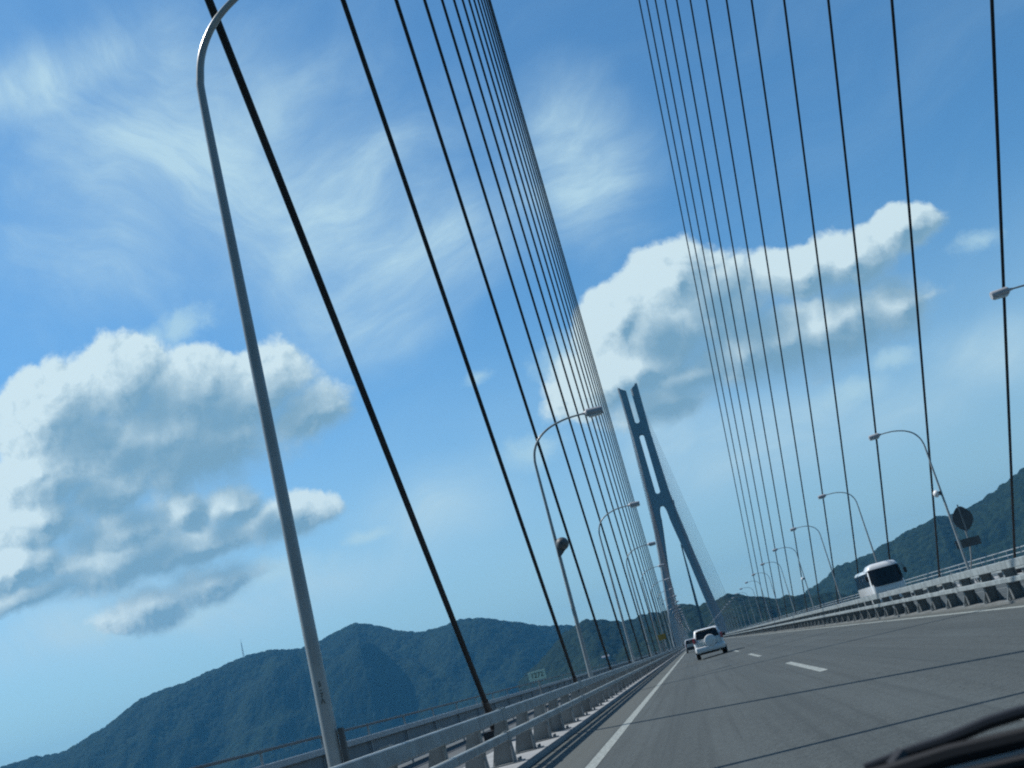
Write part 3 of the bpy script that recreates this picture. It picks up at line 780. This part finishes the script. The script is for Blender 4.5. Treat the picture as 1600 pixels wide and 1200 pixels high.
w = bpy.data.worlds.new('World'); sc.world = w; w.use_nodes = True
nt = w.node_tree; nt.nodes.clear(); n = NT(nt)
sky = nt.nodes.new('ShaderNodeTexSky'); sky.sky_type = 'NISHITA'; sky.sun_disc = False
sky.sun_elevation = R(EL); sky.sun_rotation = R(-AZ); sky.altitude = 40; sky.air_density = 1.0; sky.dust_density = .6; sky.ozone_density = 2.0
D = nt.nodes.new('ShaderNodeTexCoord').outputs['Generated']
dx, dy, dz = n.sep(D)
yy = n.m('MAXIMUM', dy, .08)
P = n.xyz(n.m('DIVIDE', dx, yy), n.m('DIVIDE', dz, yy), 0.0)
SKY_TINT = (.62, 1.13, 1.36); CLOUD_SHADE = (2.0, 3.75, 5.1, 1); CLOUD_LIT = (7.0, 8.6, 9.0, 1); CIRRUS = (5.1, 7.3, 8.4, 1)
C1 = [(-.546, .362, .06, .048), (-.479, .372, .056, .046), (-.412, .346, .058, .041), (-.442, .312, .121, .046), (-.349, .328, .06, .041), (-.3, .294, .047, .027), (-.571, .312, .053, .027), (-.574, .265, .062, .029), (-.499, .231, .076, .032), (-.432, .238, .03, .021), (-.384, .228, .029, .025), (-.338, .203, .046, .021), (-.61, .226, .071, .022), (-.429, .203, .093, .021), (-.48, .155, .05, .02), (-.416, .166, .052, .022), (-.588, .198, .058, .013), (-.41, .292, .12, .04), (-.50, .205, .10, .03), (-.56, .30, .06, .04), (-.51, .33, .05, .04), (-.515, .272, .05, .03)]
C2 = [(.071, .315, .047, .039), (.012, .291, .032, .032), (.021, .247, .052, .024), (.099, .284, .052, .046), (.115, .238, .074, .03), (.179, .291, .043, .025), (.227, .292, .048, .029), (.281, .303, .035, .021), (.197, .235, .084, .037), (.255, .236, .031, .036), (.061, .226, .04, .018), (-.014, .243, .05, .034), (.03, .212, .05, .02), (.045, .272, .055, .04), (.15, .235, .09, .03)]
C3 = [(.194, .173, .029, .012), (.236, .187, .024, .009), (.346, .273, .02, .01), (-.399, .417, .029, .018), (-.434, .417, .02, .01), (-.091, .202, .029, .014), (-.05, .278, .02, .025), (-.127, .282, .013, .006), (-.261, .168, .022, .006), (-.042, .238, .029, .018), (-.358, .155, .05, .014), (-.523, .145, .04, .012), (-.45, .14, .05, .010)]
ZC = [(-.385, .591, .174, .153), (-.251, .496, .154, .122), (-.161, .418, .106, .061), (-.222, .383, .094, .067), (-.478, .731, .113, .048), (.019, .464, .067, .096), (.322, .166, .07, .034), (.236, .144, .076, .028), (-.194, .175, .071, .042), (.025, .175, .06, .04), (-.347, .132, .14, .026), (-.54, .16, .12, .035), (-.40, .13, .14, .03), (.10, .15, .12, .04)]
def blobs(p, L, k):
    acc = None
    for u, v_, a, b in L:
        q = n.v('MULTIPLY_ADD', p, (1 / a, 1 / b, 0), (-u / a, -v_ / b, 0)); d = n.v('LENGTH', q)
        acc = d if acc is None else n.m('SMOOTH_MIN', acc, d, k)
    return n.m('SUBTRACT', 1.0, acc)
def voro(p, scale, det, rough):
    v_ = nt.nodes.new('ShaderNodeTexVoronoi'); v_.voronoi_dimensions = '2D'; v_.feature = 'F1'; n.put(v_.inputs['Vector'], p)
    v_.inputs['Scale'].default_value = scale; v_.inputs['Detail'].default_value = det; v_.inputs['Roughness'].default_value = rough
    v_.normalize = True
    return v_.outputs['Distance']
warp = n.noise(P, 12, 7, .62)[1]
P2 = n.v('ADD', P, n.v('SCALE', n.v('SUBTRACT', warp, (.5, .5, .5)), scale=.036))
def low(p):
    return n.m('ADD', blobs(p, C1 + C2, .30), n.m('MULTIPLY', n.m('SUBTRACT', n.noise(p, 10, 5, .6)[0], .5), .62))
def billow(p):                                                    # cauliflower heads at several sizes
    return n.m('SUBTRACT', .42, voro(p, 17, 4, .62))
def height(p):
    return n.m('ADD', low(p), n.m('MULTIPLY', billow(p), .9))
H0 = height(P2); H1 = height(n.v('ADD', P2, (-.0065, .0065, 0)))
F2 = low(n.v('ADD', P2, (-.036, .028, 0)))
rim = n.sstep(F2, -.40, .95, 1.0, 0.0)                            # light reaches where the way to the sun leaves the cloud
relief = n.m('SUBTRACT', H0, H1)
lit = n.m('ADD', n.m('MULTIPLY', rim, .70), n.m('MULTIPLY', relief, n.m('ADD', n.m('MULTIPLY', rim, 2.4), .25)), clamp=True)
lit = n.m('ADD', lit, n.m('MULTIPLY', n.sstep(H0, .5, .05), .12), clamp=True)
soft = n.m('SUBTRACT', 1.0, n.m('MULTIPLY', rim, .72))
alpha = n.m('DIVIDE', n.m('ADD', H0, .24), soft, clamp=True)
alpha = n.sstep(alpha, 0.0, 1.0)
cumulus = n.mixc(lit, CLOUD_SHADE, CLOUD_LIT)
# high thin cloud
def turned(a):
    x_, y_, z_ = n.sep(P)
    return n.xyz(n.m('ADD', n.m('MULTIPLY', x_, math.cos(a)), n.m('MULTIPLY', y_, math.sin(a))),
                 n.m('SUBTRACT', n.m('MULTIPLY', y_, math.cos(a)), n.m('MULTIPLY', x_, math.sin(a))), 0.0)
cw = n.v('SUBTRACT', n.noise(P, 3.0, 3, .5)[1], (.5, .5, .5))
def streaks(a, sc_, sx, sy, wv):
    q = n.v('ADD', turned(a), n.v('SCALE', cw, scale=wv))
    return n.noise(n.v('MULTIPLY', q, (sx, sy, 1)), sc_, 8, .63)[0]
s1 = streaks(R(17), 2.4, 1.0, 2.9, .30); s2 = streaks(R(-52), 2.4, 1.0, 2.6, .32)
side = n.sstep(n.sep(P)[0], -.36, -.20)
st = n.m('ADD', n.m('MULTIPLY', s1, side), n.m('MULTIPLY', s2, n.m('SUBTRACT', 1.0, side)))
zone = n.sstep(n.m('ADD', blobs(P, ZC, .45), n.m('MULTIPLY', n.m('SUBTRACT', n.noise(P, 6, 5, .6)[0], .5), 1.1)), -.55, 1.0)
ci = n.m('ADD', n.m('MULTIPLY', zone, .40), n.m('MULTIPLY', n.m('ADD', n.m('MULTIPLY', zone, 1.15), .14), n.sstep(st, .36, .80)), clamp=True)
ci = n.m('MULTIPLY', ci, n.sstep(dy, .05, .35))
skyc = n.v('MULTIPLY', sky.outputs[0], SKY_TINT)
skyc = n.v('SCALE', skyc, scale=n.sstep(dy, -.35, .25, .5, 1.0))               # sky dimmed behind the camera to cut fill on surfaces facing it
lowsky = n.m('MULTIPLY', n.sstep(dz, .0, .34, .62, 0.0), n.sstep(dy, .0, .4))
skyc = n.mixc(lowsky, skyc, (4.9, 6.7, 7.4, 1))
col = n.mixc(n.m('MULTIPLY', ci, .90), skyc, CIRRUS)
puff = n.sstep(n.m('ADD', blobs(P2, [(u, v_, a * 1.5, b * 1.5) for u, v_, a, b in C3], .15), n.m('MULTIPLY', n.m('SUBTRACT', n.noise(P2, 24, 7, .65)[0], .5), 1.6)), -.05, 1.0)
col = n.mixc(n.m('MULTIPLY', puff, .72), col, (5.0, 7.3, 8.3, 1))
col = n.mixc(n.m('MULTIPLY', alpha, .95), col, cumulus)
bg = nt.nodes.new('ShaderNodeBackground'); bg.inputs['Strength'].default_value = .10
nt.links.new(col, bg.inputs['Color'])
wo = nt.nodes.new('ShaderNodeOutputWorld'); nt.links.new(bg.outputs[0], wo.inputs['Surface'])
w.cycles.sampling_method = 'MANUAL'; w.cycles.sample_map_resolution = 512

# ------------------------------------------------------------------ camera (held tilted inside a moving car)
cd = bpy.data.cameras.new('camera'); cam = bpy.data.objects.new('camera', cd); C.objects.link(cam); sc.camera = cam
cd.sensor_width = 36; cd.lens = 1743.2 / 1600 * 36; cd.dof.use_dof = True; cd.dof.focus_distance = 90.0; cd.dof.aperture_fstop = 14.0; cd.clip_start = .05; cd.clip_end = 30000
CM = [[0.956557586477337, 0.15756896268109033, -0.24529493625482204], [-0.2763724854957655, 0.222209384510293, -0.9350086837545679], [-0.09282151158834336, 0.9621824210798916, 0.2561037983929429]]
r_, d_, f_ = CM           # image right, down and viewing direction in world axes
cam.matrix_world = Matrix(((r_[0], -d_[0], -f_[0], 0), (r_[1], -d_[1], -f_[1], 0), (r_[2], -d_[2], -f_[2], 0), (0, 0, 0, 1)))

sc.render.engine = 'CYCLES'
sc.cycles.use_denoising = False; sc.cycles.filter_width = 2.1
sc.cycles.max_bounces = 5; sc.cycles.diffuse_bounces = 2; sc.cycles.glossy_bounces = 3; sc.cycles.transmission_bounces = 3; sc.cycles.volume_bounces = 0
sc.cycles.caustics_reflective = False; sc.cycles.caustics_refractive = False
vs = sc.view_settings; sc.display_settings.display_device = 'sRGB'
vs.view_transform = 'Standard'; vs.look = 'None'; vs.exposure = 0.0; vs.gamma = 1.0; vs.use_curve_mapping = False
